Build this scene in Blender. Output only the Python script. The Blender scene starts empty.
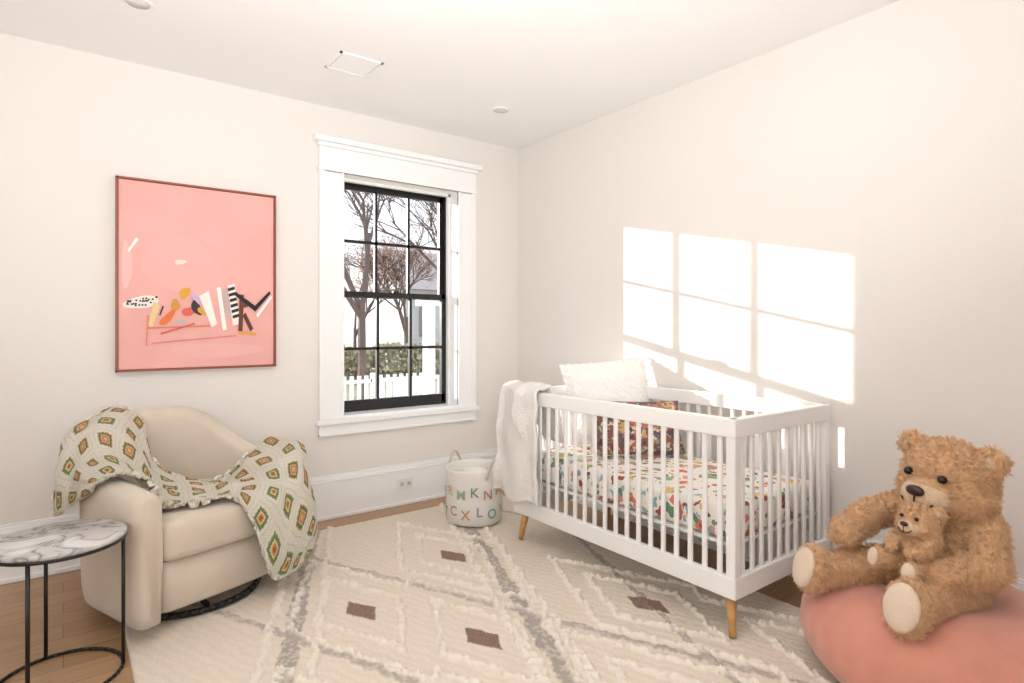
import bpy, bmesh, math, random
import numpy as np
from mathutils import Vector, Matrix, noise
random.seed(7); np.random.seed(7)
S = bpy.context.scene
COL = S.collection

# ---------------------------------------------------------------- helpers
def lin(c):
    return tuple(((x/255)/12.92 if x/255 <= .04045 else ((x/255+.055)/1.055)**2.4) for x in c)
def mat(name, rgb, rough=.6, metal=0, spec=.5, bump=0, bscale=200, var=0, vscale=5, sheen=0, emit=0):
    m = bpy.data.materials.new(name); m.use_nodes = True
    nt = m.node_tree; N = nt.nodes; L = nt.links
    b = N['Principled BSDF']; c = lin(rgb)
    b.inputs['Base Color'].default_value = (*c, 1)
    b.inputs['Roughness'].default_value = rough
    b.inputs['Metallic'].default_value = metal
    b.inputs['Specular IOR Level'].default_value = spec
    if sheen: b.inputs['Sheen Weight'].default_value = sheen
    tc = N.new('ShaderNodeTexCoord')
    if var:
        n = N.new('ShaderNodeTexNoise'); n.inputs['Scale'].default_value = vscale; n.inputs['Detail'].default_value = 4
        L.new(tc.outputs['Object'], n.inputs['Vector'])
        r = N.new('ShaderNodeValToRGB')
        r.color_ramp.elements[0].position = .3; r.color_ramp.elements[1].position = .7
        r.color_ramp.elements[0].color = (*[x*(1-var) for x in c], 1)
        r.color_ramp.elements[1].color = (*[min(1, x*(1+var)) for x in c], 1)
        L.new(n.outputs['Fac'], r.inputs['Fac']); L.new(r.outputs['Color'], b.inputs['Base Color'])
    if bump:
        n2 = N.new('ShaderNodeTexNoise'); n2.inputs['Scale'].default_value = bscale; n2.inputs['Detail'].default_value = 3
        L.new(tc.outputs['Object'], n2.inputs['Vector'])
        bp = N.new('ShaderNodeBump'); bp.inputs['Strength'].default_value = bump; bp.inputs['Distance'].default_value = .01
        L.new(n2.outputs['Fac'], bp.inputs['Height']); L.new(bp.outputs['Normal'], b.inputs['Normal'])
    return m
def empty(name):
    e = bpy.data.objects.new(name, None); COL.objects.link(e); e.empty_display_size = .1
    return e
def mk(name, me_or_bm, m=None, parent=None, smooth=False):
    if isinstance(me_or_bm, bmesh.types.BMesh):
        me = bpy.data.meshes.new(name); me_or_bm.to_mesh(me); me_or_bm.free()
    else: me = me_or_bm
    o = bpy.data.objects.new(name, me); COL.objects.link(o)
    if m: me.materials.append(m)
    if parent: o.parent = parent
    if smooth:
        for p in me.polygons: p.use_smooth = True
    return o
def pydata(name, v, f, m=None, parent=None, smooth=False):
    me = bpy.data.meshes.new(name); me.from_pydata([tuple(x) for x in v], [], f); me.update()
    bm = bmesh.new(); bm.from_mesh(me); bmesh.ops.recalc_face_normals(bm, faces=bm.faces); bm.to_mesh(me); bm.free()
    return mk(name, me, m, parent, smooth)
def addbox(bm, x0, x1, y0, y1, z0, z1, M=None):
    r = bmesh.ops.create_cube(bm, size=1)
    T = Matrix.Translation(((x0+x1)/2, (y0+y1)/2, (z0+z1)/2)) @ Matrix.Diagonal((x1-x0, y1-y0, z1-z0, 1))
    if M: T = M @ T
    bmesh.ops.transform(bm, matrix=T, verts=r['verts'])
def boxes(name, L, m, parent=None, bevel=0):
    bm = bmesh.new()
    for b in L: addbox(bm, *b)
    o = mk(name, bm, m, parent)
    if bevel:
        md = o.modifiers.new('bevel', 'BEVEL'); md.width = bevel; md.segments = 2; md.limit_method = 'ANGLE'
    return o
def addcyl(bm, p0, p1, r0, r1, seg=16, caps=True):
    p0 = Vector(p0); p1 = Vector(p1); d = p1-p0
    q = d.to_track_quat('Z', 'Y').to_matrix().to_4x4()
    r = bmesh.ops.create_cone(bm, cap_ends=caps, segments=seg, radius1=r0, radius2=r1, depth=d.length)
    bmesh.ops.transform(bm, matrix=Matrix.Translation((p0+p1)/2) @ q, verts=r['verts'])
def addell(bm, c, rad, R=None, sub=3):
    r = bmesh.ops.create_icosphere(bm, subdivisions=sub, radius=1)
    M = Matrix.Diagonal((*rad, 1))
    if R is not None: M = R.to_4x4() @ M
    bmesh.ops.transform(bm, matrix=Matrix.Translation(c) @ M, verts=r['verts'])
def loft(name, outline, levels, m, parent=None, dome=0, M=None, smooth=True):
    n = len(outline); cx = sum(p[0] for p in outline)/n; cy = sum(p[1] for p in outline)/n
    v = []; f = []
    for s, z in levels:
        for x, y in outline: v.append(Vector((cx+(x-cx)*s, cy+(y-cy)*s, z)))
    for k in range(len(levels)-1):
        for i in range(n):
            j = (i+1) % n; f.append((k*n+i, k*n+j, (k+1)*n+j, (k+1)*n+i))
    v.append(Vector((cx, cy, levels[0][1]))); b = len(v)-1
    v.append(Vector((cx, cy, levels[-1][1]+dome))); t = len(v)-1
    K = (len(levels)-1)*n
    for i in range(n):
        j = (i+1) % n; f.append((b, j, i)); f.append((t, K+i, K+j))
    if M: v = [M @ p for p in v]
    return pydata(name, v, f, m, parent, smooth)
def tube(name, pts, r, m, parent=None, cyclic=False, res=3):
    cu = bpy.data.curves.new(name, 'CURVE'); cu.dimensions = '3D'; cu.bevel_depth = r; cu.bevel_resolution = res
    sp = cu.splines.new('POLY'); sp.points.add(len(pts)-1)
    for i, p in enumerate(pts): sp.points[i].co = (*p, 1)
    sp.use_cyclic_u = cyclic; cu.use_fill_caps = True
    o = bpy.data.objects.new(name, cu); COL.objects.link(o); cu.materials.append(m)
    if parent: o.parent = parent
    return o
def bake(o):
    dg = bpy.context.evaluated_depsgraph_get()
    me = bpy.data.meshes.new_from_object(o.evaluated_get(dg))
    o.modifiers.clear(); o.data = me
    return o

# ---------------------------------------------------------------- colour management
try:
    S.view_settings.view_transform = 'Standard'
    S.view_settings.look = 'None'
    S.view_settings.exposure = 0
except Exception as e: print('view', e)

# ---------------------------------------------------------------- dims
XW, YW, H = 2.94, 3.82, 2.687
XL, YN = -1.7, -1.9
# ---------------------------------------------------------------- materials
M_wall = mat('wall_paint', (236, 231, 225), .9, bump=.03, bscale=300)
M_ceil = mat('ceiling_paint', (250, 249, 248), .9)
M_trim = mat('trim_paint', (249, 249, 249), .35)
M_black = mat('black_metal', (20, 20, 22), .4)
M_crib = mat('crib_white_lacquer', (247, 246, 244), .35)
M_oak = mat('crib_oak', (208, 158, 100), .5, var=.12, vscale=30)

def wood_floor():
    m = bpy.data.materials.new('oak_floor'); m.use_nodes = True
    nt = m.node_tree; N = nt.nodes; L = nt.links; b = N['Principled BSDF']
    tc = N.new('ShaderNodeTexCoord')
    br = N.new('ShaderNodeTexBrick'); br.inputs['Scale'].default_value = 1
    br.inputs['Brick Width'].default_value = 1.6; br.inputs['Row Height'].default_value = .13
    br.inputs['Mortar Size'].default_value = .0012; br.offset = .37
    br.inputs['Color1'].default_value = (*lin((180, 144, 108)), 1)
    br.inputs['Color2'].default_value = (*lin((164, 127, 92)), 1)
    br.inputs['Mortar'].default_value = (*lin((96, 70, 50)), 1)
    L.new(tc.outputs['Object'], br.inputs['Vector'])
    mp = N.new('ShaderNodeMapping'); mp.inputs['Scale'].default_value = (1.2, 22, 1)
    L.new(tc.outputs['Object'], mp.inputs['Vector'])
    n = N.new('ShaderNodeTexNoise'); n.inputs['Scale'].default_value = 3; n.inputs['Detail'].default_value = 6
    L.new(mp.outputs['Vector'], n.inputs['Vector'])
    mx = N.new('ShaderNodeMixRGB'); mx.blend_type = 'OVERLAY'; mx.inputs['Fac'].default_value = .35
    L.new(br.outputs['Color'], mx.inputs['Color1']); L.new(n.outputs['Fac'], mx.inputs['Color2'])
    L.new(mx.outputs['Color'], b.inputs['Base Color']); b.inputs['Roughness'].default_value = .38
    return m
M_floor = wood_floor()

# ---------------------------------------------------------------- room shell
boxes('floor', [(XL-.2, XW+.2, YN-.2, YW+.23, -.1, 0)], M_floor)
boxes('ceiling', [(XL-.2, XW+.2, YN-.2, YW+.23, H, H+.1)], M_ceil)
WX0, WX1, WZ0, WZ1 = 1.48, 2.365, .66, 2.265
boxes('wall_left', [(XL-.2, WX0, YW, YW+.23, 0, H), (WX1, XW+.2, YW, YW+.23, 0, H),
                    (WX0, WX1, YW, YW+.23, 0, WZ0), (WX0, WX1, YW, YW+.23, WZ1, H)], M_wall)
boxes('wall_right', [(XW, XW+.2, YN-.2, YW, 0, H)], M_wall)
boxes('wall_rear', [(XL-.2, XL, YN-.2, YW, 0, H)], M_wall)
boxes('wall_near', [(XL, XW, YN-.2, YN, 0, H)], M_wall)

def baseb(name, horizontal):
    L = []
    hB = .283
    prof = [(.018, 0, .235), (.024, .235, .25), (.016, .25, .27), (.011, .27, hB)]
    for t, z0, z1 in prof:
        if horizontal: L.append((XL, XW, YW-t, YW, z0, z1))
        else: L.append((XW-t, XW, YN, YW-.02, z0, z1))
    if horizontal: L.append((XL, XW, YW-.03, YW, 0, .02))
    else: L.append((XW-.03, XW, YN, YW-.02, 0, .02))
    return boxes(name, L, M_trim, bevel=.002)
baseb('baseboard_left', True); baseb('baseboard_right', False)

# ---------------------------------------------------------------- window
win = empty('window_1')
boxes('casing', [
    (WX0-.165, WX0, YW-.02, YW, .65, WZ1), (WX1, WX1+.155, YW-.02, YW, .65, WZ1),
    (WX0-.165, WX0-.13, YW-.034, YW, .65, WZ1), (WX1+.12, WX1+.155, YW-.034, YW, .65, WZ1),
    (WX0-.018, WX0, YW-.028, YW, .65, WZ1), (WX1, WX1+.018, YW-.028, YW, .65, WZ1),
    (WX0-.165, WX1+.155, YW-.03, YW, WZ1, 2.42), (WX0-.175, WX1+.165, YW-.038, YW, WZ1, WZ1+.018),
    (WX0-.175, WX1+.165, YW-.045, YW, 2.42, 2.445), (WX0-.205, WX1+.19, YW-.07, YW, 2.445, 2.482),
    (WX0-.185, WX1+.175, YW-.055, YW, .618, .65), (WX0-.165, WX1+.155, YW-.025, YW, .54, .618),
    (WX0-.165, WX1+.155, YW-.032, YW, .54, .556)], M_trim, win, bevel=.003)
boxes('jamb', [(WX0-.01, WX0+.004, YW-.01, YW+.2, WZ0-.01, WZ1), (WX1-.004, WX1+.01, YW-.01, YW+.2, WZ0-.01, WZ1),
               (WX0, WX1, YW-.01, YW+.2, WZ1-.004, WZ1+.01), (WX0, WX1, YW-.02, YW+.2, WZ0-.02, WZ0+.004),
               (WX1-.02, WX1, YW+.09, YW+.125, WZ0, WZ1), (WX0, WX0+.02, YW+.09, YW+.125, WZ0, WZ1),
               (WX0, WX1, YW+.09, YW+.125, WZ1-.02, WZ1)], M_trim, win)
fy0, fy1 = YW+.125, YW+.20
L = [(WX0, WX0+.022, fy0, fy1, WZ0, WZ1), (WX1-.028, WX1, fy0, fy1, WZ0, WZ1),
     (WX0, WX1, fy0, fy1, WZ0, WZ0+.025), (WX0, WX1, fy0, fy1, WZ1-.022, WZ1)]
MR = 1.475
def sash(y0, y1, z0, z1, bot):
    a, b = WX0+.022, WX1-.028; s = .029
    L.extend([(a, a+s, y0, y1, z0, z1), (b-s, b, y0, y1, z0, z1), (a, b, y0, y1, z0, z0+bot), (a, b, y0, y1, z1-.035, z1)])
    for k in (1, 2):
        x = a+s+(b-a-2*s)*k/3; L.append((x-.010, x+.010, y0+.005, y1-.005, z0, z1))
    zm = (z0+bot+z1-.04)/2; L.append((a, b, y0+.005, y1-.005, zm-.010, zm+.010))
sash(fy0+.035, fy0+.068, MR-.02, WZ1-.022, .04)
sash(fy0+.002, fy0+.034, WZ0+.025, MR+.022, .055)
boxes('black_sashes', L, M_black, win)
boxes('sash_lock', [(1.90, 1.945, fy0-.012, fy0+.01, MR+.022, MR+.034)], M_black, win)
mg = bpy.data.materials.new('window_glass'); mg.use_nodes = True
N = mg.node_tree.nodes; N.clear()
o_ = N.new('ShaderNodeOutputMaterial'); mx = N.new('ShaderNodeMixShader'); tr = N.new('ShaderNodeBsdfTransparent'); gl = N.new('ShaderNodeBsdfGlossy')
gl.inputs['Roughness'].default_value = .02; mx.inputs['Fac'].default_value = .04
mg.node_tree.links.new(tr.outputs[0], mx.inputs[1]); mg.node_tree.links.new(gl.outputs[0], mx.inputs[2]); mg.node_tree.links.new(mx.outputs[0], o_.inputs[0])
pydata('glass', [(WX0+.03, fy0+.05, MR), (WX1-.03, fy0+.05, MR), (WX1-.03, fy0+.05, WZ1-.03), (WX0+.03, fy0+.05, WZ1-.03),
                 (WX0+.03, fy0+.018, WZ0+.03), (WX1-.03, fy0+.018, WZ0+.03), (WX1-.03, fy0+.018, MR), (WX0+.03, fy0+.018, MR)],
       [(0, 1, 2, 3), (4, 5, 6, 7)], mg, win)

# ---------------------------------------------------------------- outlet, vent, downlights
wo = empty('wall_outlet')
boxes('plate', [(1.868, 1.986, YW-.024, YW-.0175, .108, .182)], mat('outlet_plate', (238, 237, 235), .4), wo, bevel=.002)
M_dark = mat('dark_slot', (90, 88, 86), .6)
L = []
for cx in (1.90, 1.954):
    L += [(cx-.008, cx-.005, YW-.0255, YW-.023, .136, .154), (cx+.005, cx+.008, YW-.0255, YW-.023, .136, .154)]
boxes('sockets', [(1.885, 1.915, YW-.0248, YW-.023, .128, .162), (1.939, 1.969, YW-.0248, YW-.023, .128, .162)], mat('socket', (220, 218, 214), .4), wo)
boxes('slots', L, M_dark, wo)
v = empty('ceiling_vent')
bx = [(1.15, 1.39, 3.0, 3.012, H-.008, H), (1.15, 1.39, 3.218, 3.23, H-.008, H), (1.15, 1.162, 3.0, 3.23, H-.008, H), (1.378, 1.39, 3.0, 3.23, H-.008, H),
      (1.168, 1.372, 3.018, 3.212, H-.006, H)]
boxes('grille', bx, M_trim, v)
boxes('gap', [(1.16, 1.38, 3.01, 3.22, H-.003, H)], mat('vent_gap', (200, 198, 195), .8), v)
for i, (x, y) in enumerate([(2.314, 3.183), (.265, 3.10)]):
    dl = empty('recessed_ceiling_light' if i == 0 else 'recessed_ceiling_light.001')
    ol = [(x+.062*math.cos(a*math.tau/40), y+.062*math.sin(a*math.tau/40)) for a in range(40)]
    loft('trim_ring', ol, [(.78, H-.004), (.8, H-.008), (.97, H-.006), (1, H-.0005)], M_trim, dl)
    loft('lens', [(x+(a-x)*.76, y+(b-y)*.76) for a, b in ol], [(1, H-.006), (1, H-.002)], mat('downlight_lens', (225, 222, 218), .5), dl)

# ---------------------------------------------------------------- rug
def rug():
    x0, x1, y0, y1 = .2, 2.60, .62, 3.6
    nx, ny = 470, 588
    X, Y = np.meshgrid(np.linspace(x0, x1, nx), np.linspace(y0, y1, ny))
    def wob(a, b, s): return np.sin(X*a+s)*np.cos(Y*b+s*2)
    wx = X+.008*wob(31, 27, 1)+.006*wob(57, 63, 2)+.004*wob(150, 133, 3)
    wy = Y+.010*wob(29, 37, 3)+.008*wob(71, 53, 4)+.005*wob(143, 160, 1)
    rnd = np.random.rand(ny, nx)
    big = np.random.rand(ny//3+1, nx//3+1).repeat(3, 0).repeat(3, 1)[:ny, :nx]
    Hh = np.full(X.shape, .008)
    base = np.array(lin((237, 225, 208))); C = np.ones(X.shape+(3,))*base
    def blend(mask, col, k=1.):
        mk_ = np.clip(mask, 0, 1)[..., None]*k
        return C*(1-mk_)+np.array(lin(col))*mk_
    ribs = .5+.5*np.sin((wx*.93+wy*.38)*150)
    C = blend(ribs*.5, (222, 206, 186), .7)
    Hh += ribs*.0012
    def line(px, py, sl): return (wx-(px+sl*(wy-py)))/math.sqrt(1+sl*sl)
    bands = [line(.75, 2.47, .41), line(1.77, 2.47, .38), line(1.774, 1.633, -.46), line(.586, 2.73, -.445), line(2.55, 2.9, .40), line(2.75, 2.35, -.45)]
    tuft = np.zeros(X.shape)
    for i, d in enumerate(bands):
        w = .036 if i < 2 else .020
        g = np.clip((w-np.abs(d))/.006, 0, 1)
        C = blend(g*(.55+.45*(big > .35)), (172, 162, 153) if i < 2 else (188, 177, 166), .9)
        Hh += g*(.003+.003*rnd)
        if i < 2:
            for off in (-.095, .095):
                tuft = np.maximum(tuft, np.clip((.019-np.abs(d-off))/.008, 0, 1))
    cen = [(1.683, 2.757), (1.039, 2.47), (1.334, 1.957), (2.084, 1.75), (.62, 1.55), (1.62, 1.15), (2.3, 1.0), (1.0, .95)]
    q = np.full(X.shape, 9.)
    for cx, cy in cen: q = np.minimum(q, np.abs(wx-cx)+.47*np.abs(wy-cy))
    for r, w in ((.185, .018), (.31, .019)):
        tuft = np.maximum(tuft, np.clip((w-np.abs(q-r))/.008, 0, 1))
    qs = np.full(X.shape, 9.)
    ux, uy = X*.75+wx*.25, Y*.75+wy*.25
    for cx, cy in cen: qs = np.minimum(qs, np.abs(ux-cx+.10*(uy-cy))+.55*np.abs(uy-cy+.15*(ux-cx)))
    br = np.clip((.066-qs)/.005, 0, 1)
    tuft = tuft*(1-br)*np.clip(.8+.5*wob(90, 85, 5)+.3*wob(140, 120, 6), .3, 1)
    C = blend(tuft, (247, 238, 224), 1)
    Hh += tuft*(.010+.005*rnd+.007*big)
    C = blend(br, (144, 118, 102), 1.)
    C = C*(1+(rnd[..., None]-.5)*.10)
    C = np.where(br[..., None] > .5, C*(1+(np.random.rand(ny, nx, 1)-.5)*.4), C)
    Hh += .002*rnd+.003*br*rnd
    edge = np.minimum(np.minimum(X-x0, x1-X), np.minimum(Y-y0, y1-Y))
    Hh = np.where(edge < .001, .001, Hh)
    v = np.stack([X, Y, Hh], -1).reshape(-1, 3)
    f = []
    for j in range(ny-1):
        b = j*nx
        f += [(b+i, b+i+1, b+nx+i+1, b+nx+i) for i in range(nx-1)]
    me = bpy.data.meshes.new('area_rug'); me.from_pydata(v.tolist(), [], f)
    at = me.color_attributes.new('Col', 'FLOAT_COLOR', 'POINT')
    a = np.ones((nx*ny, 4)); a[:, :3] = np.clip(C.reshape(-1, 3), 0, 1)
    at.data.foreach_set('color', a.ravel().astype(np.float32))
    m = mat('rug_wool', (240, 230, 220), .95, bump=.5, bscale=260)
    n = m.node_tree.nodes.new('ShaderNodeVertexColor'); n.layer_name = 'Col'
    m.node_tree.links.new(n.outputs['Color'], m.node_tree.nodes['Principled BSDF'].inputs['Base Color'])
    return mk('area_rug', me, m, smooth=True)
rug()
RZ = .012

# ---------------------------------------------------------------- artwork
art = empty('framed_abstract_painting')
AX0, AX1, AZ0, AZ1 = .222, 1.041, 1.009, 2.054
M_fr = mat('art_frame_wood', (150, 84, 62), .45)
boxes('frame', [(AX0, AX0+.01, YW-.045, YW, AZ0, AZ1), (AX1-.01, AX1, YW-.045, YW, AZ0, AZ1), (AX0, AX1, YW-.045, YW, AZ0, AZ0+.01), (AX0, AX1, YW-.045, YW, AZ1-.01, AZ1)], M_fr, art)
M_pink = mat('canvas_pink', (236, 176, 168), .7, var=.06, vscale=3, bump=.05, bscale=400)
yc = YW-.036
boxes('canvas', [(AX0+.013, AX1-.013, yc, YW-.004, AZ0+.013, AZ1-.013)], M_pink, art)
lay = [0]
def paint(name, pts, rgb):
    lay[0] += 1
    y = yc-.0006-.0001*lay[0]
    if sum(p[1] for p in pts)/len(pts) > .55 and not name.startswith('wash'):
        pts = [(.52+(u-.52)*1.03, .665+(w-.665)*1.22) for u, w in pts]
    vv = [(AX0+u*(AX1-AX0), y, AZ1-w*(AZ1-AZ0)) for u, w in pts]
    bm = bmesh.new(); vs = [bm.verts.new(p) for p in vv]; fc = bm.faces.new(vs)
    bmesh.ops.triangulate(bm, faces=[fc])
    mk(name, bm, mat('paint_'+name, rgb, .7), art)
def stroke(name, p, q, w0, w1, rgb):
    p = Vector(p); q = Vector(q); d = (q-p).normalized(); n = Vector((-d.y, d.x))
    paint(name, [p+n*w0, q+n*w1, q-n*w1, p-n*w0], rgb)
def blob(name, c, a, b, rgb, ang=0, wob=.1):
    P = []
    for i in range(28):
        t = i*math.tau/28; r = 1+wob*math.sin(3*t+a*50)
        x, y = a*math.cos(t)*r, b*math.sin(t)*r
        P.append((c[0]+x*math.cos(ang)-y*math.sin(ang), c[1]+x*math.sin(ang)+y*math.cos(ang)))
    paint(name, P, rgb)
blob('wash_light', (.4, .45), .26, .15, (239, 181, 173), .3)
blob('wash_edge', (.06, .45), .03, .12, (240, 193, 186))
blob('wash_low', (.6, .9), .3, .04, (239, 182, 175))
stroke('white_dash', (.07, .38), (.12, .31), .006, .009, (250, 240, 232))
blob('white_dot', (.37, .42), .035, .013, (248, 226, 214), -.1)
blob('dotted_oval', (.155, .645), .10, .026, (240, 232, 224), -.12, .05)
for i in range(26):
    u = .07+.17*random.random(); w = .645+.032*(random.random()-.5)-(u-.155)*.12
    blob('speck', (u, w), .006, .004, (50, 44, 42))
stroke('pale_strip', (.2, .75), (.24, .65), .012, .02, (236, 206, 150))
blob('ochre_blob', (.40, .60), .034, .022, (226, 168, 60), -.5)
blob('ochre_blob_2', (.345, .655), .026, .026, (214, 150, 70), .3)
blob('orange_mark', (.30, .71), .055, .018, (232, 120, 60), -.6)
blob('salmon_mark', (.43, .68), .05, .018, (226, 104, 84), -.2)
blob('charcoal_arc', (.47, .665), .04, .024, (58, 50, 50), .8)
blob('ochre_dot', (.50, .68), .028, .012, (214, 160, 60), .5)
blob('grey_dots', (.38, .73), .03, .012, (196, 180, 176), .2)
stroke('black_tick', (.255, .70), (.275, .66), .004, .004, (40, 36, 36))
stroke('lilac', (.44, .6), (.49, .64), .012, .012, (206, 180, 214))
stroke('white_bar', (.515, .60), (.58, .745), .032, .018, (246, 240, 232))
stroke('white_bar_2', (.605, .57), (.645, .765), .013, .013, (248, 244, 238))
stroke('grey_bar', (.64, .575), (.675, .70), .010, .012, (190, 184, 180))
stroke('zebra', (.685, .555), (.72, .74), .024, .025, (240, 234, 228))
for k in range(6):
    t = k/6; stroke('zebra_stripe', (.664+.037*t, .580+.15*t), (.709+.037*t, .570+.15*t), .007, .007, (40, 36, 38))
stroke('brown_r', (.755, .60), (.745, .77), .014, .014, (104, 58, 44))
blob('brown_r_bowl', (.78, .64), .028, .020, (116, 64, 48))
stroke('brown_l', (.77, .69), (.82, .765), .012, .012, (96, 52, 40))
stroke('brown_foot', (.73, .775), (.85, .783), .006, .006, (230, 160, 70))
stroke('black_v', (.71, .595), (.845, .665), .009, .012, (34, 32, 34))
stroke('black_v2', (.835, .67), (.945, .585), .012, .007, (34, 32, 34))
stroke('white_v', (.855, .70), (.955, .605), .010, .007, (246, 240, 234))
stroke('orange_line', (.19, .755), (.55, .745), .003, .003, (224, 126, 92))
stroke('orange_line2', (.19, .70), (.18, .83), .005, .004, (224, 140, 110))
stroke('orange_line3', (.21, .82), (.72, .79), .003, .003, (226, 144, 136))
stroke('red_line', (.26, .78), (.46, .735), .004, .004, (214, 106, 84))

# ---------------------------------------------------------------- swivel armchair
ch = empty('swivel_armchair')
ca = math.radians(20.6)
MC = Matrix.Translation((.468, 3.165, RZ)) @ Matrix.Rotation(ca, 4, 'Z') @ Matrix.Diagonal((1.02, 1.03, 1.01, 1))
M_vel = mat('cream_velvet', (213, 200, 182), .85, bump=.15, bscale=500, var=.05, vscale=6, sheen=.4)
def chair():
    R = .345; HT = .056
    path = []
    def top(y, x):
        ang = math.atan2(max(y, 0), abs(x)+1e-6)/(math.pi/2)
        s = min(1, max(0, ang/.75)); s = s*s*(3-2*s)
        fr = min(1, max(0, (y+.36)/.3)); return .575+.03*fr+.212*s
    for k in range(8): path.append((-R, -.33+.33*k/8, -1, 0))
    for k in range(33):
        a = math.pi-math.pi*k/32; path.append((R*math.cos(a), R*1.04*math.sin(a), math.cos(a), math.sin(a)))
    for k in range(1, 9): path.append((R, -.33*k/8, 1, 0))
    def section(t):
        P = []
        P += [(.75, .07), (.88, .12), (.98, .25), (1.0, .45)]
        P += [(1.03, t-.10), (1.02, t-.06)]
        for k in range(1, 8):
            a = k*math.pi/8; P.append((1.0*math.cos(a), t-.045+.045*math.sin(a)))
        P += [(-1.02, t-.06), (-1.04, t-.12), (-1.15, .45), (-1.1, .3), (-.95, .07)]
        return P
    rings = []
    n = len(path)
    def ring(p, sc, dy):
        x, y, nx, ny = p; t = top(y, x); out = []
        zc = t/2+.03
        for o, z in section(t):
            z2 = zc+(z-zc)*(1-(1-sc)*.10) if z > .1 else z
            out.append((x+nx*o*HT*sc, y+ny*o*HT*sc+dy, z2))
        return out
    for k, sc in ((3, .45), (2, .75), (1, .93)): rings.append(ring(path[0], sc, -.013*k-.004*(k == 2)))
    for p in path: rings.append(ring(p, 1, 0))
    for k, sc in ((1, .93), (2, .75), (3, .45)): rings.append(ring(path[-1], sc, -.013*k-.004*(k == 2)))
    m = len(rings[0]); v = [MC @ Vector(p) for r in rings for p in r]; f = []
    for i in range(len(rings)-1):
        for j in range(m):
            k = (j+1) % m; f.append((i*m+j, i*m+k, (i+1)*m+k, (i+1)*m+j))
    f.append(tuple(range(m))); f.append(tuple((len(rings)-1)*m+j for j in range(m)))
    pydata('barrel_shell', v, f, M_vel, ch, True)
    def D(r, fy):
        P = []
        rr = .05
        for k in range(7):
            a = math.pi+math.pi/2*k/6; P.append((-r+rr+rr*math.cos(a), fy+rr+rr*math.sin(a)))
        for k in range(1, 10): P.append((-r+rr+(2*r-2*rr)*k/10, fy-.012*math.sin(math.pi*k/10)))
        for k in range(7):
            a = -math.pi/2+math.pi/2*k/6; P.append((r-rr+rr*math.cos(a), fy+rr+rr*math.sin(a)))
        for k in range(1, 25):
            a = math.pi*k/25; P.append((r*math.cos(a), r*math.sin(a)))
        return P
    loft('seat_base', D(.30, -.335), [(.93, .075), (.97, .09), (.985, .18), (1, .285)], M_vel, ch, M=MC)
    loft('seat_cushion', D(.292, -.365), [(.94, .29), (.985, .30), (1.0, .325), (1.003, .37), (1.0, .405), (.985, .43), (.95, .445), (.85, .455), (.6, .462)], M_vel, ch, dome=.003, M=MC)
    bm = bmesh.new()
    addcyl(bm, (0, 0, .02), (0, 0, .10), .05, .05, 20)
    for a in range(3):
        t = a*math.tau/3+.3; addcyl(bm, (0, 0, .03), (.26*math.cos(t), .26*math.sin(t), .016), .014, .012, 10)
    r = 48
    for i in range(r):
        a0, a1 = i*math.tau/r, (i+1)*math.tau/r
        addcyl(bm, (.29*math.cos(a0), -.02+.29*math.sin(a0), .016), (.29*math.cos(a1), -.02+.29*math.sin(a1), .016), .014, .014, 10)
    bmesh.ops.transform(bm, matrix=MC, verts=bm.verts)
    mk('swivel_base', bm, M_black, ch, True)
chair()

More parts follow.
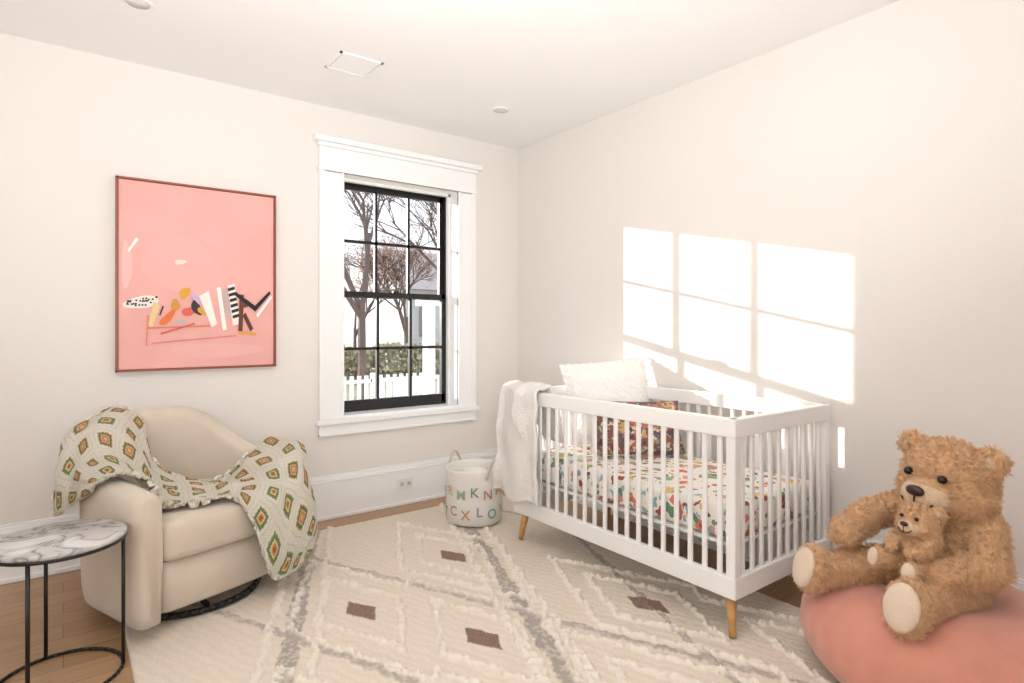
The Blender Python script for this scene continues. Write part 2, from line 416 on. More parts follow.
# ---- crochet granny-square blanket
def granny():
    m = bpy.data.materials.new('granny_square_wool'); m.use_nodes = True
    nt = m.node_tree; N = nt.nodes; L = nt.links; b = N['Principled BSDF']; b.inputs['Roughness'].default_value = .95
    uv = N.new('ShaderNodeUVMap')
    fr = N.new('ShaderNodeVectorMath'); fr.operation = 'FRACTION'; L.new(uv.outputs[0], fr.inputs[0])
    fl = N.new('ShaderNodeVectorMath'); fl.operation = 'FLOOR'; L.new(uv.outputs[0], fl.inputs[0])
    sb = N.new('ShaderNodeVectorMath'); sb.operation = 'SUBTRACT'; sb.inputs[1].default_value = (.5, .5, 0); L.new(fr.outputs[0], sb.inputs[0])
    sp = N.new('ShaderNodeSeparateXYZ'); L.new(sb.outputs[0], sp.inputs[0])
    def mth(op, a, b_=None, va=None):
        n = N.new('ShaderNodeMath'); n.operation = op
        L.new(a, n.inputs[0])
        if b_ is not None:
            if isinstance(b_, (int, float)): n.inputs[1].default_value = b_
            else: L.new(b_, n.inputs[1])
        return n.outputs[0]
    ax = mth('ABSOLUTE', sp.outputs[0]); ay = mth('ABSOLUTE', sp.outputs[1])
    cheb = mth('MAXIMUM', ax, ay)
    ln = N.new('ShaderNodeVectorMath'); ln.operation = 'LENGTH'; L.new(sb.outputs[0], ln.inputs[0])
    at = mth('ARCTAN2', sp.outputs[1], sp.outputs[0])
    pet = mth('COSINE', mth('MULTIPLY', at, 12)); pet = mth('MULTIPLY', pet, .012)
    mixr = mth('ADD', mth('MULTIPLY', ln.outputs['Value'], .25), mth('MULTIPLY', cheb, .75))
    rad = mth('ADD', mixr, pet)
    def ramp(first, L_):
        cr = N.new('ShaderNodeValToRGB'); cr.color_ramp.interpolation = 'CONSTANT'
        e = cr.color_ramp.elements
        e[0].position = 0; e[0].color = (*lin(first), 1); e[1].position = L_[0][0]; e[1].color = (*lin(L_[0][1]), 1)
        for p, c in L_[1:]:
            x = e.new(p); x.color = (*lin(c), 1)
        L.new(rad, cr.inputs[0]); return cr
    cre = (244, 238, 224)
    cr = ramp((190, 110, 62), [(.06, (232, 168, 92)), (.12, (244, 230, 192)), (.155, (122, 138, 86)), (.235, (158, 168, 120)), (.275, cre), (.40, (228, 214, 184)), (.425, cre)])
    cr2 = ramp((238, 206, 120), [(.06, (218, 138, 104)), (.12, (236, 190, 158)), (.16, (112, 130, 80)), (.24, (226, 178, 110)), (.275, cre), (.40, (226, 212, 186)), (.425, cre)])
    wn = N.new('ShaderNodeTexWhiteNoise'); L.new(fl.outputs[0], wn.inputs['Vector'])
    g = mth('GREATER_THAN', wn.outputs['Value'], .5)
    mx = N.new('ShaderNodeMixRGB'); L.new(g, mx.inputs[0]); L.new(cr.outputs[0], mx.inputs[1]); L.new(cr2.outputs[0], mx.inputs[2])
    gx = mth('SINE', mth('MULTIPLY', sp.outputs[0], 75.4)); gy = mth('SINE', mth('MULTIPLY', sp.outputs[1], 75.4))
    hol = mth('GREATER_THAN', mth('MULTIPLY', gx, gy), .4)
    hol = mth('MULTIPLY', hol, .22)
    mx2 = N.new('ShaderNodeMixRGB'); L.new(hol, mx2.inputs[0]); L.new(mx.outputs[0], mx2.inputs[1]); mx2.inputs[2].default_value = (*lin((160, 146, 120)), 1)
    L.new(mx2.outputs[0], b.inputs['Base Color'])
    h = mth('ADD', mth('SINE', mth('MULTIPLY', rad, 110)), mth('MULTIPLY', mth('MULTIPLY', gx, gy), -1.0))
    bp = N.new('ShaderNodeBump'); bp.inputs['Strength'].default_value = .7; bp.inputs['Distance'].default_value = .004
    L.new(h, bp.inputs['Height']); L.new(bp.outputs[0], b.inputs['Normal'])
    return m
def catmull(P, t):
    n = len(P); i = min(int(t), n-2); f = t-i
    p0 = P[max(i-1, 0)]; p1 = P[i]; p2 = P[i+1]; p3 = P[min(i+2, n-1)]
    return .5*((2*p1)+(p2-p0)*f+(2*p0-5*p1+4*p2-p3)*f*f+(3*p1-p0-3*p2+p3)*f**3)
def sheet(name, G, nu, nv, su, sv, m, M, amp=.006, fr=9, thick=.012, parent=None, scal=0):
    G = [[Vector(p) for p in r] for r in G]
    v = []; uvs = []
    for a in range(nu+1):
        t = a/nu*(len(G)-1)
        row = [catmull([G[i][j] for i in range(len(G))], t) for j in range(len(G[0]))]
        for b_ in range(nv+1):
            s = b_/nv*(len(row)-1)
            if scal and b_ in (0, nv): s += (-1 if b_ == nv else 1)*scal*abs(math.sin(a/nu*su*math.pi*2))
            p = catmull(row, s)
            v.append(M @ p); uvs.append((a/nu*su, b_/nv*sv))
    W = nv+1; out = []
    for a in range(nu+1):
        for b_ in range(nv+1):
            k = a*W+b_
            du = v[min(a+1, nu)*W+b_]-v[max(a-1, 0)*W+b_]; dv = v[a*W+min(b_+1, nv)]-v[a*W+max(b_-1, 0)]
            n = du.cross(dv); n = n.normalized() if n.length > 1e-9 else Vector((0, 0, 1))
            w = noise.noise(Vector((a/nu*fr*1.6, b_/nv*fr*.55, 3.1)))*amp*1.6+noise.noise(Vector((a/nu*fr*4, b_/nv*fr*2, 7)))*amp*.4
            out.append(v[k]+n*w)
    f = []; 
    for a in range(nu):
        for b_ in range(nv): f.append((a*W+b_, (a+1)*W+b_, (a+1)*W+b_+1, a*W+b_+1))
    me = bpy.data.meshes.new(name); me.from_pydata([tuple(p) for p in out], [], f)
    ul = me.uv_layers.new(name='UVMap')
    for lp in me.loops: ul.data[lp.index].uv = uvs[lp.vertex_index]
    o = mk(name, me, m, parent, True)
    sd = o.modifiers.new('thick', 'SOLIDIFY'); sd.thickness = thick; sd.offset = 0
    return o
G = [
 [(-.41, -.06, .57), (-.44, .06, .49), (-.445, .18, .43), (-.40, .32, .45)],
 [(-.415, -.12, .61), (-.43, .04, .62), (-.41, .2, .67), (-.32, .36, .71)],
 [(-.35, -.17, .640), (-.35, .03, .675), (-.29, .24, .79), (-.14, .39, .842)],
 [(-.275, -.21, .60), (-.25, -.02, .63), (-.17, .16, .72), (-.06, .29, .78)],
 [(-.24, -.26, .50), (-.19, -.12, .52), (-.13, .02, .56), (-.09, .15, .62)],
 [(-.12, -.31, .485), (-.06, -.20, .485), (-.01, -.09, .49), (.01, .02, .49)],
 [(.0, -.355, .485), (.08, -.25, .49), (.14, -.12, .49), (.18, -.0, .49)],
 [(.05, -.43, .35), (.18, -.39, .49), (.25, -.24, .56), (.28, -.06, .60)],
 [(.12, -.45, .11), (.26, -.435, .40), (.36, -.32, .64), (.37, -.10, .66)],
 [(.22, -.455, .10), (.35, -.435, .30), (.42, -.28, .52), (.42, -.12, .58)],
 [(.28, -.45, .14), (.39, -.41, .25), (.43, -.27, .38), (.43, -.15, .45)],
]
sheet('crochet_blanket', G, 200, 80, 15, 5, granny(), MC, amp=.02, fr=7, thick=.012, scal=.12)

# ---------------------------------------------------------------- side table
st = empty('side_table')
def marble():
    m = mat('marble', (232, 230, 228), .25)
    nt = m.node_tree; N = nt.nodes; L = nt.links
    tc = N.new('ShaderNodeTexCoord'); n = N.new('ShaderNodeTexNoise'); n.inputs['Scale'].default_value = 5; n.inputs['Detail'].default_value = 8; n.inputs['Distortion'].default_value = 1.6
    L.new(tc.outputs['Object'], n.inputs['Vector'])
    r = N.new('ShaderNodeValToRGB'); e = r.color_ramp.elements
    e[0].position = .38; e[0].color = (*lin((218, 216, 214)), 1); e[1].position = .64; e[1].color = (*lin((200, 198, 197)), 1)
    a = e.new(.475); a.color = (*lin((184, 181, 179)), 1); a = e.new(.50); a.color = (*lin((130, 128, 128)), 1); a = e.new(.53); a.color = (*lin((194, 192, 190)), 1)
    L.new(n.outputs['Fac'], r.inputs[0]); L.new(r.outputs[0], N['Principled BSDF'].inputs['Base Color'])
    return m
tx, ty = -.009, 2.652
ol = [(tx+.2*math.cos(a*math.tau/64), ty+.2*math.sin(a*math.tau/64)) for a in range(64)]
loft('marble_top', ol, [(.985, .488), (1, .49), (1, .502), (.985, .505)], marble(), st)
loft('top_rim', ol, [(1.0, .478), (1.012, .48), (1.012, .49), (.97, .491)], M_black, st)
bm = bmesh.new()
for dx, dy in ((.187, -.028), (-.043, .183), (-.083, -.169)):
    addcyl(bm, (tx+dx, ty+dy, .008), (tx+dx, ty+dy, .485), .0065, .0065, 12)
for i in range(48):
    a0, a1 = i*math.tau/48, (i+1)*math.tau/48
    addcyl(bm, (tx+.188*math.cos(a0), ty+.188*math.sin(a0), .0065), (tx+.188*math.cos(a1), ty+.188*math.sin(a1), .0065), .0065, .0065, 8)
mk('legs_and_base_ring', bm, M_black, st, True)

# ---------------------------------------------------------------- crib
cr = empty('crib')
CX0, CX1, CY0, CY1, CT, CB = 2.10, 2.885, 1.33, 2.76, .887, .175
ps = .042
L = []
for x in (CX0, CX1-ps):
    for y in (CY0, CY1-ps): L.append((x, x+ps, y, y+ps, CB, CT-.004))
L += [(CX0-.002, CX0+.036, CY0, CY1, CT-.075, CT), (CX1-.036, CX1+.002, CY0, CY1, CT-.075, CT),
      (CX0, CX1, CY0-.002, CY0+.036, CT-.075, CT), (CX0, CX1, CY1-.036, CY1+.002, CT-.075, CT)]
L += [(CX0-.002, CX0+.03, CY0, CY1, CB, CB+.085), (CX1-.03, CX1+.002, CY0, CY1, CB, CB+.085),
      (CX0, CX1, CY0-.002, CY0+.03, CB, CB+.085), (CX0, CX1, CY1-.03, CY1+.002, CB, CB+.085)]
boxes('frame', L, M_crib, cr, bevel=.005)
bm = bmesh.new()
ns = 19
for i in range(ns):
    y = CY0+ps+(CY1-CY0-2*ps)*(i+.5)/ns
    for x in (CX0+.016, CX1-.016): addbox(bm, x-.007, x+.007, y-.011, y+.011, CB+.07, CT-.06)
for i in range(10):
    x = CX0+ps+(CX1-CX0-2*ps)*(i+.5)/10
    for y in (CY0+.016, CY1-.016): addbox(bm, x-.011, x+.011, y-.007, y+.007, CB+.07, CT-.06)
o = mk('slats', bm, M_crib, cr)
md = o.modifiers.new('b', 'BEVEL'); md.width = .004; md.segments = 2
boxes('mattress_support', [(CX0+.04, CX1-.04, CY0+.04, CY1-.04, .365, .378)], M_crib, cr)
bm = bmesh.new()
for x, sx in ((CX0+.05, -1), (CX1-.05, 1)):
    for y, sy in ((CY0+.05, -1), (CY1-.05, 1)):
        z0 = RZ+.002 if x < 2.6 else .001
        addcyl(bm, (x+sx*.022, y+sy*.022, z0), (x, y, CB), .013, .023, 20)
mk('wooden_legs', bm, M_oak, cr, True)

def floral(name, base, cols, scale, thr=.36, dens=.35):
    m = bpy.data.materials.new(name); m.use_nodes = True
    nt = m.node_tree; N = nt.nodes; L = nt.links; b = N['Principled BSDF']; b.inputs['Roughness'].default_value = .9
    tc = N.new('ShaderNodeTexCoord'); prev = None
    for k, c in enumerate(cols):
        vo = N.new('ShaderNodeTexVoronoi'); vo.inputs['Scale'].default_value = scale*(1+.23*k)
        mp = N.new('ShaderNodeMapping'); mp.inputs['Location'].default_value = (k*1.7, k*2.3, k*.9); mp.inputs['Scale'].default_value = (1, 1.5 if k % 2 else .8, 1)
        nz = N.new('ShaderNodeTexNoise'); nz.inputs['Scale'].default_value = scale*1.4
        L.new(tc.outputs['Object'], nz.inputs['Vector'])
        ad = N.new('ShaderNodeMixRGB'); ad.blend_type = 'ADD'; ad.inputs[0].default_value = .12
        L.new(tc.outputs['Object'], ad.inputs[1]); L.new(nz.outputs['Color'], ad.inputs[2])
        L.new(ad.outputs[0], mp.inputs['Vector']); L.new(mp.outputs[0], vo.inputs['Vector'])
        sx = N.new('ShaderNodeSeparateColor'); L.new(vo.outputs['Color'], sx.inputs[0])
        g = N.new('ShaderNodeMath'); g.operation = 'LESS_THAN'; g.inputs[1].default_value = dens; L.new(sx.outputs[0], g.inputs[0])
        d = N.new('ShaderNodeMath'); d.operation = 'LESS_THAN'; d.inputs[1].default_value = thr; L.new(vo.outputs['Distance'], d.inputs[0])
        ml = N.new('ShaderNodeMath'); ml.operation = 'MULTIPLY'; L.new(g.outputs[0], ml.inputs[0]); L.new(d.outputs[0], ml.inputs[1])
        mx = N.new('ShaderNodeMixRGB'); L.new(ml.outputs[0], mx.inputs[0])
        if prev is None: mx.inputs[1].default_value = (*lin(base), 1)
        else: L.new(prev, mx.inputs[1])
        mx.inputs[2].default_value = (*lin(c), 1); prev = mx.outputs[0]
    L.new(prev, b.inputs['Base Color'])
    return m
M_sheet = floral('floral_sheet', (240, 236, 226), [(140, 170, 132), (222, 124, 106), (232, 190, 110), (112, 144, 116), (226, 150, 150), (150, 180, 192), (160, 84, 80)], 9, .38, .27)
M_pat = floral('patterned_cushion', (140, 92, 84), [(206, 168, 110), (92, 102, 108), (196, 118, 92), (222, 204, 176), (84, 74, 88), (146, 156, 130)], 14, .4, .5)
o = boxes('crib_mattress', [(CX0+.045, CX1-.045, CY0+.045, CY1-.045, .38, .525)], M_sheet)
md = o.modifiers.new('b', 'BEVEL'); md.width = .03; md.segments = 5

def pillow(name, w, h, t, c, nrm, m, roll=0, flange=0):
    n = 44; v = []; f = []
    z = Vector(nrm).normalized(); up = Vector((0, 0, 1)); x = up.cross(z).normalized(); y = z.cross(x)
    R = Matrix((x, y, z)).transposed() @ Matrix.Rotation(roll, 3, 'Z')
    for side in (1, -1):
        for i in range(n+1):
            for j in range(n+1):
                a = -1+2*i/n; b_ = -1+2*j/n
                k = 1-flange
                aa = min(1, abs(a)/k); bb = min(1, abs(b_)/k)
                th = ((1-aa**4)*(1-bb**4))**.55
                sx = a*(1-.07*(1-b_*b_)); sy = b_*(1-.07*(1-a*a))
                wz = noise.noise(Vector((a*2.5, b_*2.5, side*3+w*9)))*.012*th
                fl = 0
                if flange:
                    ed = max(abs(a), abs(b_)); q = max(0, (ed-k)/flange)
                    fl = q*.010*math.sin((a if abs(b_) > abs(a) else b_)*38)
                v.append(Vector(c)+R @ Vector((sx*w/2, sy*h/2, side*(t/2*th+wz*.5+.0015)+fl)))
    o_ = (n+1)**2
    for s in (0, 1):
        for i in range(n):
            for j in range(n):
                q = [s*o_+i*(n+1)+j, s*o_+(i+1)*(n+1)+j, s*o_+(i+1)*(n+1)+j+1, s*o_+i*(n+1)+j+1]
                f.append(tuple(q if s == 0 else q[::-1]))
    me = bpy.data.meshes.new(name); me.from_pydata([tuple(p) for p in v], [], f)
    bm = bmesh.new(); bm.from_mesh(me); bmesh.ops.recalc_face_normals(bm, faces=bm.faces)
    return mk(name, bm, m, None, True)
def waffle():
    m = mat('waffle_white_cotton', (249, 247, 243), .9)
    nt = m.node_tree; N = nt.nodes; L = nt.links
    tc = N.new('ShaderNodeTexCoord'); vo = N.new('ShaderNodeTexVoronoi'); vo.inputs['Scale'].default_value = 42
    L.new(tc.outputs['Object'], vo.inputs['Vector'])
    bp = N.new('ShaderNodeBump'); bp.inputs['Strength'].default_value = .55; bp.inputs['Distance'].default_value = .012; bp.invert = True
    L.new(vo.outputs['Distance'], bp.inputs['Height']); L.new(bp.outputs[0], N['Principled BSDF'].inputs['Normal'])
    return m
pillow('throw_pillow', .56, .52, .15, (2.665, 2.53, .805), (-.45, -.80, .34), waffle(), roll=.10, flange=.08)
pillow('throw_pillow.001', .52, .32, .12, (2.58, 2.24, .685), (-.45, -.80, .42), M_pat, roll=-.03)

# ---- white throw over far corner of crib
M_terry = mat('white_plush_throw', (243, 239, 234), .95, bump=.9, bscale=120)
rows = []
prof = [(0.16, .60), (.12, .76), (.085, .87), (.055, .915), (.01, .915), (-.03, .88), (-.045, .78), (-.05, .65), (-.05, .5), (-.055, .38), (-.055, .29)]
for k, (dx, z) in enumerate(prof):
    r = []
    for j in range(7):
        t = j/6
        y = 2.50+.31*t; fold = .018*math.cos(t*math.pi*4)*(1 if dx < 0 else .3)
        x = CX0+dx-abs(fold)
        zz = z
        if k >= 5: y += .02*(k-5)*(t-.45); zz += (-.02*t+.012*math.sin(t*9))*(k-5)/5
        if t > .8 and k >= 4: x += .05; y += .065
        r.append((x, y, zz))
    rows.append(r)
sheet('throw_blanket', rows, 90, 50, 1, 1, M_terry, Matrix.Identity(4), amp=.012, fr=6, thick=.022)

# ---------------------------------------------------------------- storage basket with letters
bk = empty('alphabet_storage_basket')
bx_, by_ = 2.108, 3.19
M_canvas = mat('basket_canvas', (238, 234, 227), .9, bump=.4, bscale=250)
v = []; f = []; n = 64
prof = [(.0, .019), (.165, .019), (.178, .03), (.182, .12), (.180, .25), (.184, .34), (.186, .356), (.182, .362), (.176, .356), (.174, .25), (.172, .04), (.0, .035)]
for k, (r, z) in enumerate(prof):
    for i in range(n):
        a = i*math.tau/n; rr = r+(.003*math.sin(3*a+z*9) if r > .1 else 0)
        v.append((bx_+rr*math.cos(a), by_+rr*math.sin(a), z+(.004*math.sin(2*a) if z > .3 else 0)))
for k in range(len(prof)-1):
    for i in range(n):
        j = (i+1) % n; f.append((k*n+i, k*n+j, (k+1)*n+j, (k+1)*n+i))
pydata('canvas_body', v, f, M_canvas, bk, True)
M_rope = mat('cotton_rope', (200, 190, 172), .9, bump=.5, bscale=300)
for a0 in (math.radians(100), math.radians(280)):
    pts = []
    for k in range(17):
        t = k/16; a = a0+(-.35+.7*t); rr = .19
        pts.append((bx_+rr*math.cos(a), by_+rr*math.sin(a), .31+.12*math.sin(math.pi*t)))
    tube('rope_handle', pts, .007, M_rope, bk)
boxes('folded_toys', [(bx_-.08, bx_+.07, by_-.07, by_+.06, .2, .345)], M_canvas, bk, bevel=.03)
cols = [(128, 168, 176), (206, 160, 118), (132, 158, 144), (208, 188, 142), (144, 164, 182), (200, 144, 130), (154, 176, 142)]
view = math.atan2(-by_, -bx_)
lst = []
for r_, (txt, z) in enumerate((('ERMKNMA', .195), ('TCXLOVE', .075))):
    for i, chx in enumerate(txt):
        lst.append((chx, view+(i-3)*.46+(.16 if r_ == 1 else 0), z+(.012 if i % 2 else -.006), cols[(i*3+r_*2) % 7]))
for chx, a, z, c in lst:
    cu = bpy.data.curves.new('t', 'FONT'); cu.body = chx; cu.size = .082; cu.offset = .0012; cu.extrude = .0; cu.align_x = 'CENTER'
    to = bpy.data.objects.new('t', cu); COL.objects.link(to)
    bpy.context.view_layer.update()
    me = bpy.data.meshes.new_from_object(to.evaluated_get(bpy.context.evaluated_depsgraph_get()))
    bpy.data.objects.remove(to)
    bm = bmesh.new(); bm.from_mesh(me)
    bmesh.ops.subdivide_edges(bm, edges=[e for e in bm.edges if e.calc_length() > .02], cuts=2)
    for vv in bm.verts:
        ang = a+vv.co.x/.185
        rr = .1885
        vv.co = Vector((bx_+rr*math.cos(ang), by_+rr*math.sin(ang), z+vv.co.y))
    mk('letter_'+chx, bm, mat('letter_felt', c, .9), bk)

# ---------------------------------------------------------------- bean bag
def beanbag():
    cx, cy = 2.415, .75; n = 120; mz = 48
    v = []; f = []
    for k in range(mz+1):
        t = -math.pi/2+math.pi*k/mz
        ex = .45 if t < 0 else .75
        c = abs(math.cos(t))**ex; s = math.copysign(abs(math.sin(t))**.9, math.sin(t))
        for i in range(n):
            a = i*math.tau/n
            seam = .012*abs(math.cos(3*a+.4))**.25
            w = noise.noise(Vector((math.cos(a)*2.2, math.sin(a)*2.2, t*1.3)))*.018+noise.noise(Vector((math.cos(a)*7, math.sin(a)*7, t*2.5)))*.014
            r = .425*c*(1+w)+seam*c-.008
            z = .18+(.195 if t > 0 else .18)*s
            x, y = cx+r*math.cos(a), cy+r*math.sin(a)
            d = math.hypot(x-2.44, y-.75)
            if z > .25: z -= .055*math.exp(-(d/.17)**2)
            v.append((x, y, max(z, 0.002)))
    for k in range(mz):
        for i in range(n):
            j = (i+1) % n; f.append((k*n+i, k*n+j, (k+1)*n+j, (k+1)*n+i))
    m = mat('pink_plush', (210, 142, 122), .9, var=.07, vscale=9, bump=.3, bscale=180, sheen=.4)
    o = pydata('bean_bag', v, f, m, None, True)
beanbag()

# ---------------------------------------------------------------- teddy bears
M_fur = mat('bear_fur', (204, 162, 120), .9, var=.12, vscale=25, bump=.8, bscale=90, sheen=.3)
M_hair = mat('bear_fur_strands', (224, 184, 142), .8, var=.10, vscale=20)
M_pale = mat('bear_pale_plush', (232, 210, 188), .9, bump=.5, bscale=300, sheen=.3)
M_muz = mat('bear_muzzle_plush', (224, 192, 158), .9, bump=.8, bscale=220, sheen=.3)
M_nose = mat('bear_nose', (52, 30, 24), .35)
M_eye = mat('bear_eye', (14, 10, 10), .08)
def bear(name, T, F, Fh, spec, hairlen, count, tilt=0):
    e = empty(name)
    F = Vector((F[0], F[1], 0)).normalized(); R = Vector((0, 0, 1)).cross(F)*-1
    Z = Vector((0, 0, 1))
    def P(p): return Vector(T)+F*p[0]+R*p[1]+Z*p[2]
    B = Matrix((F, R, Z)).transposed()
    Fh = Vector(Fh).normalized(); Rh = Fh.cross(Z).normalized(); Zh = Rh.cross(Fh)
    if Rh.dot(R) < 0: Rh = -Rh
    q_ = Matrix.Rotation(tilt, 3, Fh); Rh = q_ @ Rh; Zh = q_ @ Zh
    BH = Matrix((Fh, Rh, Zh)).transposed()
    hc = P(spec['head']); s = spec['hs']
    def PH(p): return hc+(Fh*p[0]+Rh*p[1]+Zh*p[2])*s
    bm = bmesh.new()
    for c, r in spec['ell']: addell(bm, P(c), r, B)
    for ch_ in spec['chains']:
        for (a, ra), (b_, rb) in zip(ch_, ch_[1:]):
            for k in range(9):
                t = k/8; p = P(a).lerp(P(b_), t); r = ra+(rb-ra)*t; addell(bm, p, (r, r, r), B, 2)
    addell(bm, PH((0, 0, .01)), [q*s for q in (.122, .140, .122)], BH)
    addell(bm, PH((.02, 0, -.04)), [q*s for q in (.118, .150, .085)], BH)
    addell(bm, PH((.105, 0, -.035)), [q*s for q in (.060, .080, .056)], BH)
    for sg in (1, -1):
        addell(bm, PH((-.01, sg*.128, .085)), [q*s for q in (.026, .052, .052)], BH)
    addell(bm, PH((-.02, 0, -.11)), [q*s for q in (.075, .085, .05)], BH)
    for c, r, ax in spec['feet']:
        Aw = (F*ax[0]+R*ax[1]+Z*ax[2]).normalized(); sw = Z.cross(Aw).normalized(); uw = Aw.cross(sw)
        addell(bm, P(c), r, Matrix((Aw, sw, uw)).transposed())
    o = mk('body', bm, M_fur, e)
    rm = o.modifiers.new('r', 'REMESH'); rm.mode = 'VOXEL'; rm.voxel_size = .009*max(s, .55); rm.use_smooth_shade = True
    sm = o.modifiers.new('s', 'SMOOTH'); sm.iterations = 5; sm.factor = .6
    bake(o)
    for p in o.data.polygons: p.use_smooth = True
    o.data.materials.clear(); o.data.materials.append(M_fur); o.data.materials.append(M_hair)
    pale = []
    bm = bmesh.new()
    addell(bm, PH((.110, 0, -.040)), [q*s for q in (.064, .083, .056)], BH); pale.append((PH((.122, 0, -.042)), .074*s))
    for sg in (1, -1):
        addell(bm, PH((.008, sg*.128, .083)), [q*s for q in (.011, .026, .026)], BH)
    mk('muzzle_and_inner_ears', bm, M_muz, e, True)
    bm = bmesh.new()
    for c, r, ax in spec['feet']:
        Aw = (F*ax[0]+R*ax[1]+Z*ax[2]).normalized(); sw = Z.cross(Aw).normalized(); uw = Aw.cross(sw)
        cc = P(c)+Aw*r[0]*.70
        addell(bm, cc, (r[0]*.42, r[1]*.80, r[2]*.82), Matrix((Aw, sw, uw)).transposed()); pale.append((cc+Aw*r[0]*.3, r[1]*.85))
    mk('sole_pads', bm, M_pale, e, True)
    bm = bmesh.new(); addell(bm, PH((.170, 0, -.006)), [q*s for q in (.016, .030, .018)], BH); mk('nose', bm, M_nose, e, True)
    bm = bmesh.new()
    for sg in (1, -1): addell(bm, PH((.120, sg*.056, .036)), [q*s for q in (.014, .014, .014)], BH)
    mk('eyes', bm, M_eye, e, True)
    pts = []
    for k in range(17):
        t = -1+2*k/16; y = .052*t; z = -.070+.028*t*t
        xx = .110+.064*math.sqrt(max(0, 1-(y/.083)**2-((z+.040)/.056)**2))+.003
        pts.append(PH((xx, y, z)))
    tube('smile', pts, .0038*s, M_nose, e)
    tube('philtrum', [PH((.110+.064*math.sqrt(1-((z+.040)/.056)**2)+.003, 0, z)) for z in (-.022, -.04, -.055, -.070)], .0030*s, M_nose, e)
    vg = o.vertex_groups.new(name='fur')
    for vv in o.data.vertices:
        w = 1.
        for c, r in pale:
            if (vv.co-c).length < r: w = 0.
        vg.add([vv.index], w, 'REPLACE')
    pm = o.modifiers.new('fur', 'PARTICLE_SYSTEM'); psys = pm.particle_system; st_ = psys.settings
    st_.type = 'HAIR'; st_.count = count; st_.hair_length = hairlen; st_.hair_step = 3; st_.render_step = 2
    st_.factor_random = .0022
    st_.child_type = 'INTERPOLATED'; st_.rendered_child_count = 8
    try:
        st_.child_nbr = 1
    except Exception: pass
    st_.clump_factor = .7; st_.roughness_1 = .003; st_.roughness_2 = .005; st_.roughness_endpoint = .004
    st_.root_radius = 1.; st_.tip_radius = .5; st_.radius_scale = .0012
    st_.material = 2
    psys.vertex_group_density = 'fur'
    return e
Fb = (-.95, .31)
big = dict(head=(.02, -.03, .735), hs=1.0,
  ell=[((0, -.01, .47), (.13, .15, .165)), ((.03, -.01, .42), (.135, .155, .11)), ((0, -.01, .6), (.10, .130, .07))],
  chains=[
    [((0, .11, .60), .060), ((.11, .19, .56), .056), ((.23, .18, .515), .053), ((.27, .17, .51), .050)],
    [((0, -.13, .60), .060), ((.07, -.19, .49), .058), ((.17, -.12, .46), .052), ((.20, -.09, .465), .048)],
    [((.06, .10, .39), .080), ((.24, .16, .385), .068), ((.36, .195, .375), .060)],
    [((.06, -.09, .39), .080), ((.20, -.10, .385), .068), ((.32, -.125, .38), .060)]],
  feet=[((.385, .20, .385), (.048, .062, .085), (1, .12, .28)), ((.345, -.13, .385), (.050, .068, .090), (1, -.15, .28))])
bear('teddy_bear', (2.44, .74, 0), Fb, (-.96, .28, -.12), big, .0095, 6000, tilt=-.05)
q = .45
sm_ = dict(head=(0, 0, .135), hs=q,
  ell=[((0, 0, .04), (.05, .055, .07))],
  chains=[[((0, .045, .085), .024), ((.05, .055, .055), .022), ((.08, .035, .05), .02)],
          [((0, -.045, .085), .024), ((.05, -.055, .055), .022), ((.08, -.03, .045), .02)],
          [((.02, .035, .0), .03), ((.08, .06, -.005), .027), ((.10, .065, -.005), .026)],
          [((.02, -.035, .0), .03), ((.08, -.045, -.01), .027), ((.10, -.05, -.01), .026)]],
  feet=[((.105, .07, .0), (.022, .028, .036), (1, .2, .2)), ((.105, -.055, -.005), (.022, .028, .036), (1, -.1, .2))])
bear('teddy_bear.001', (2.255, .75, .478), (-.93, .36), (-.95, .30, 0), sm_, .005, 1600)

# ---------------------------------------------------------------- outside
M_grass = mat('lawn', (196, 188, 160), .95, var=.2, vscale=2)
boxes('lawn', [(-30, 60, YW+.25, 70, -.9, -.6)], M_grass)
M_bark = mat('bark', (100, 84, 80), .9)
M_leaf = mat('autumn_leaf', (214, 180, 164), .8)
M_leaf2 = mat('green_leaf', (170, 164, 132), .8)
M_leaf3 = mat('russet_leaf', (186, 146, 126), .8)
def tree(name, base, h, seed, leafmat, leaves, lev=5, r0=.012):
    rng = random.Random(seed); e = empty(name); bm = bmesh.new(); tips = []
    def br(p, d, l, r, k):
        q_ = p+d*l; addcyl(bm, p, q_, r, r*.7, 4 if k < 3 else 7, False)
        if k <= 2: tips.append(q_)
        if k == 0: return
        for i in range(3):
            ax = Vector((rng.uniform(-1, 1), rng.uniform(-1, 1), rng.uniform(-.3, .6))).normalized()
            nd = (d+ax*rng.uniform(.45, .8)).normalized()
            br(p+d*l*rng.uniform(.6, 1), nd, l*rng.uniform(.62, .8), r*.62, k-1)
    br(Vector(base), Vector((0, 0, 1)), h*.28, h*r0, lev)
    mk('trunk_and_branches', bm, M_bark, e)
    v = []; f = []
    for t in tips:
        for i in range(leaves):
            c = t+Vector((rng.gauss(0, .2), rng.gauss(0, .2), rng.gauss(0, .2))); s_ = rng.uniform(.03, .06)
            a = Vector((rng.uniform(-1, 1), rng.uniform(-1, 1), rng.uniform(-1, 1))).normalized(); b_ = a.orthogonal().normalized()
            k = len(v); v += [c+a*s_, c+b_*s_*.6, c-a*s_, c-b_*s_*.6]; f.append((k, k+1, k+2, k+3))
    if f:
        me = bpy.data.meshes.new('leaves'); me.from_pydata([tuple(x) for x in v], [], f); mk('leaves', me, leafmat, e)
tree('bare_tree', (4.9, 11.6, -.6), 8.5, 3, M_leaf, 1, 6, .012)
tree('bare_tree.001', (9.5, 15.5, -.6), 10, 11, M_leaf, 1, 6, .011)
tree('autumn_tree', (8.6, 21, -.6), 6.5, 5, M_leaf3, 4)
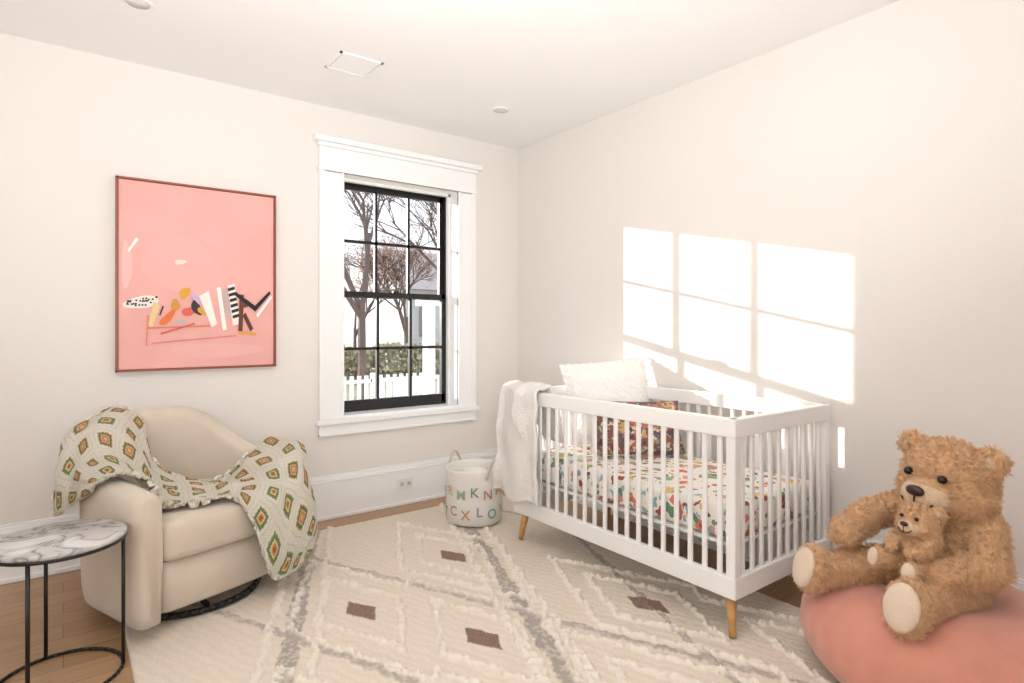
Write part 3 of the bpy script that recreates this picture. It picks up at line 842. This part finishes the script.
tree('bare_tree.002', (10.6, 20.8, -.6), 8, 31, M_leaf3, 2, 6)
def leafmass(name, n, x0, x1, y, sy, z0, z1, m, seed):
    v = []; f = []; rng = random.Random(seed)
    for i in range(n):
        x = rng.uniform(x0, x1); zt = z1*(.75+.35*noise.noise(Vector((x*.7, seed, 0))))
        c = Vector((x, y+rng.gauss(0, sy), z0+rng.random()*(zt-z0))); s_ = rng.uniform(.06, .12)
        a = Vector((rng.uniform(-1, 1), rng.uniform(-1, 1), rng.uniform(-1, 1))).normalized(); b_ = a.orthogonal().normalized()
        k = len(v); v += [c+a*s_, c+b_*s_, c-a*s_, c-b_*s_]; f.append((k, k+1, k+2, k+3))
    me = bpy.data.meshes.new(name); me.from_pydata([tuple(x) for x in v], [], f); mk(name, me, m)
leafmass('hedge', 10000, 2, 20, 18.4, .2, -.48, .9, M_leaf2, 3)
M_wht = mat('exterior_white', (240, 240, 240), .6)
nh = empty('neighbor_house')
hx0, hx1, hy0, hy1, hz = 12.6, 21, 25, 31, 3.0
boxes('clapboard_body', [(hx0, hx1, hy0, hy1, -.6, hz)]+[(hx0-.01, hx1, hy0-.04, hy0, -.6+.25*k, -.6+.25*k+.04) for k in range(1, 14)], mat('clapboard', (196, 199, 203), .7), nh)
pydata('gable_roof', [(hx0-.4, hy0-.4, hz), (hx1+.4, hy0-.4, hz), (hx1+.4, hy1+.4, hz), (hx0-.4, hy1+.4, hz), (hx0-.4, (hy0+hy1)/2, hz+2.2), (hx1+.4, (hy0+hy1)/2, hz+2.2)],
       [(0, 1, 5, 4), (3, 2, 5, 4), (0, 4, 3), (1, 5, 2)], mat('roof_shingle', (178, 174, 174), .9), nh)
boxes('house_windows', [(hx0+.8+2.0*k, hx0+1.6+2.0*k, hy0-.07, hy0-.04, .8, 2.2) for k in range(4)], mat('house_window', (120, 126, 134), .3), nh)
pf = empty('picket_fence')
L = [(2, 6.3, 11.0, 11.04, -.25, -.18), (2, 6.3, 11.0, 11.04, .15, .22)]
for i in range(28): L.append((2+i*.15, 2.07+i*.15, 10.97, 11.0, -.595, .30))
boxes('pickets_and_rails', L, M_wht, pf)
pc = empty('garden_pergola')
boxes('columns', [(4.98, 5.14, 9.0, 9.16, -.595, 1.62), (5.9, 6.06, 9.0, 9.16, -.595, 1.62)], M_wht, pc)
L = [(4.0, 6.0, 9.06, 9.12, .35, .41), (4.0, 6.0, 9.06, 9.12, -.2, -.14), (4.0, 4.1, 9.04, 9.14, -.595, .5)]
for i in range(15): L.append((4.06+i*.13, 4.10+i*.13, 9.07, 9.10, -.2, .36))
boxes('railing', L, M_wht, pc)
boxes('beam', [(4.85, 6.2, 8.98, 9.18, 1.62, 1.74)], M_wht, pc)

# ---------------------------------------------------------------- light
w = bpy.data.worlds.new('sky'); S.world = w; w.use_nodes = True
bg = w.node_tree.nodes['Background']; bg.inputs[0].default_value = (.86, .92, 1, 1); bg.inputs[1].default_value = 1.5
sd = bpy.data.lights.new('sun', 'SUN'); sd.energy = 8.5; sd.angle = math.radians(.4); sd.color = (1, .95, .88)
so = bpy.data.objects.new('sun', sd); COL.objects.link(so); so.location = (-3, 10, 6)
so.rotation_euler = Vector((1, -1.955, -.442)).to_track_quat('-Z', 'Y').to_euler()
def area(name, loc, tgt, sx, sy, e, col=(.985, .99, 1), spread=None):
    l = bpy.data.lights.new(name, 'AREA'); l.shape = 'RECTANGLE'; l.size = sx; l.size_y = sy; l.energy = e; l.color = col
    if spread: l.spread = spread
    o = bpy.data.objects.new(name, l); COL.objects.link(o); o.location = loc
    o.rotation_euler = (Vector(tgt)-Vector(loc)).to_track_quat('-Z', 'Y').to_euler()
area('fill_near', (-.9, -1.75, 1.4), (.2, 3, .9), 1.6, 1.8, 26)  # added room fill behind the camera, imitates a window; near wall is solid
area('fill_side', (-1.6, .9, 1.3), (2.5, 2.4, .8), 2.0, 1.6, 18)  # unseen soft fill added along wall_rear, which has no window
area('ceiling_fill', (.1, .1, 1.35), (.6, 1.2, 2.687), .9, .9, 60, spread=math.radians(135))  # up-light added out of view to brighten the ceiling

# ---------------------------------------------------------------- camera
cd = bpy.data.cameras.new('camera'); cd.sensor_width = 36; cd.lens = 594/1024*36; cd.shift_y = -14.5/1024; cd.clip_start = .05; cd.clip_end = 300
co = bpy.data.objects.new('camera', cd); COL.objects.link(co); co.location = (0, 0, 1.25)
co.rotation_euler = (math.pi/2, 0, -math.atan2(.603, .798))
S.camera = co
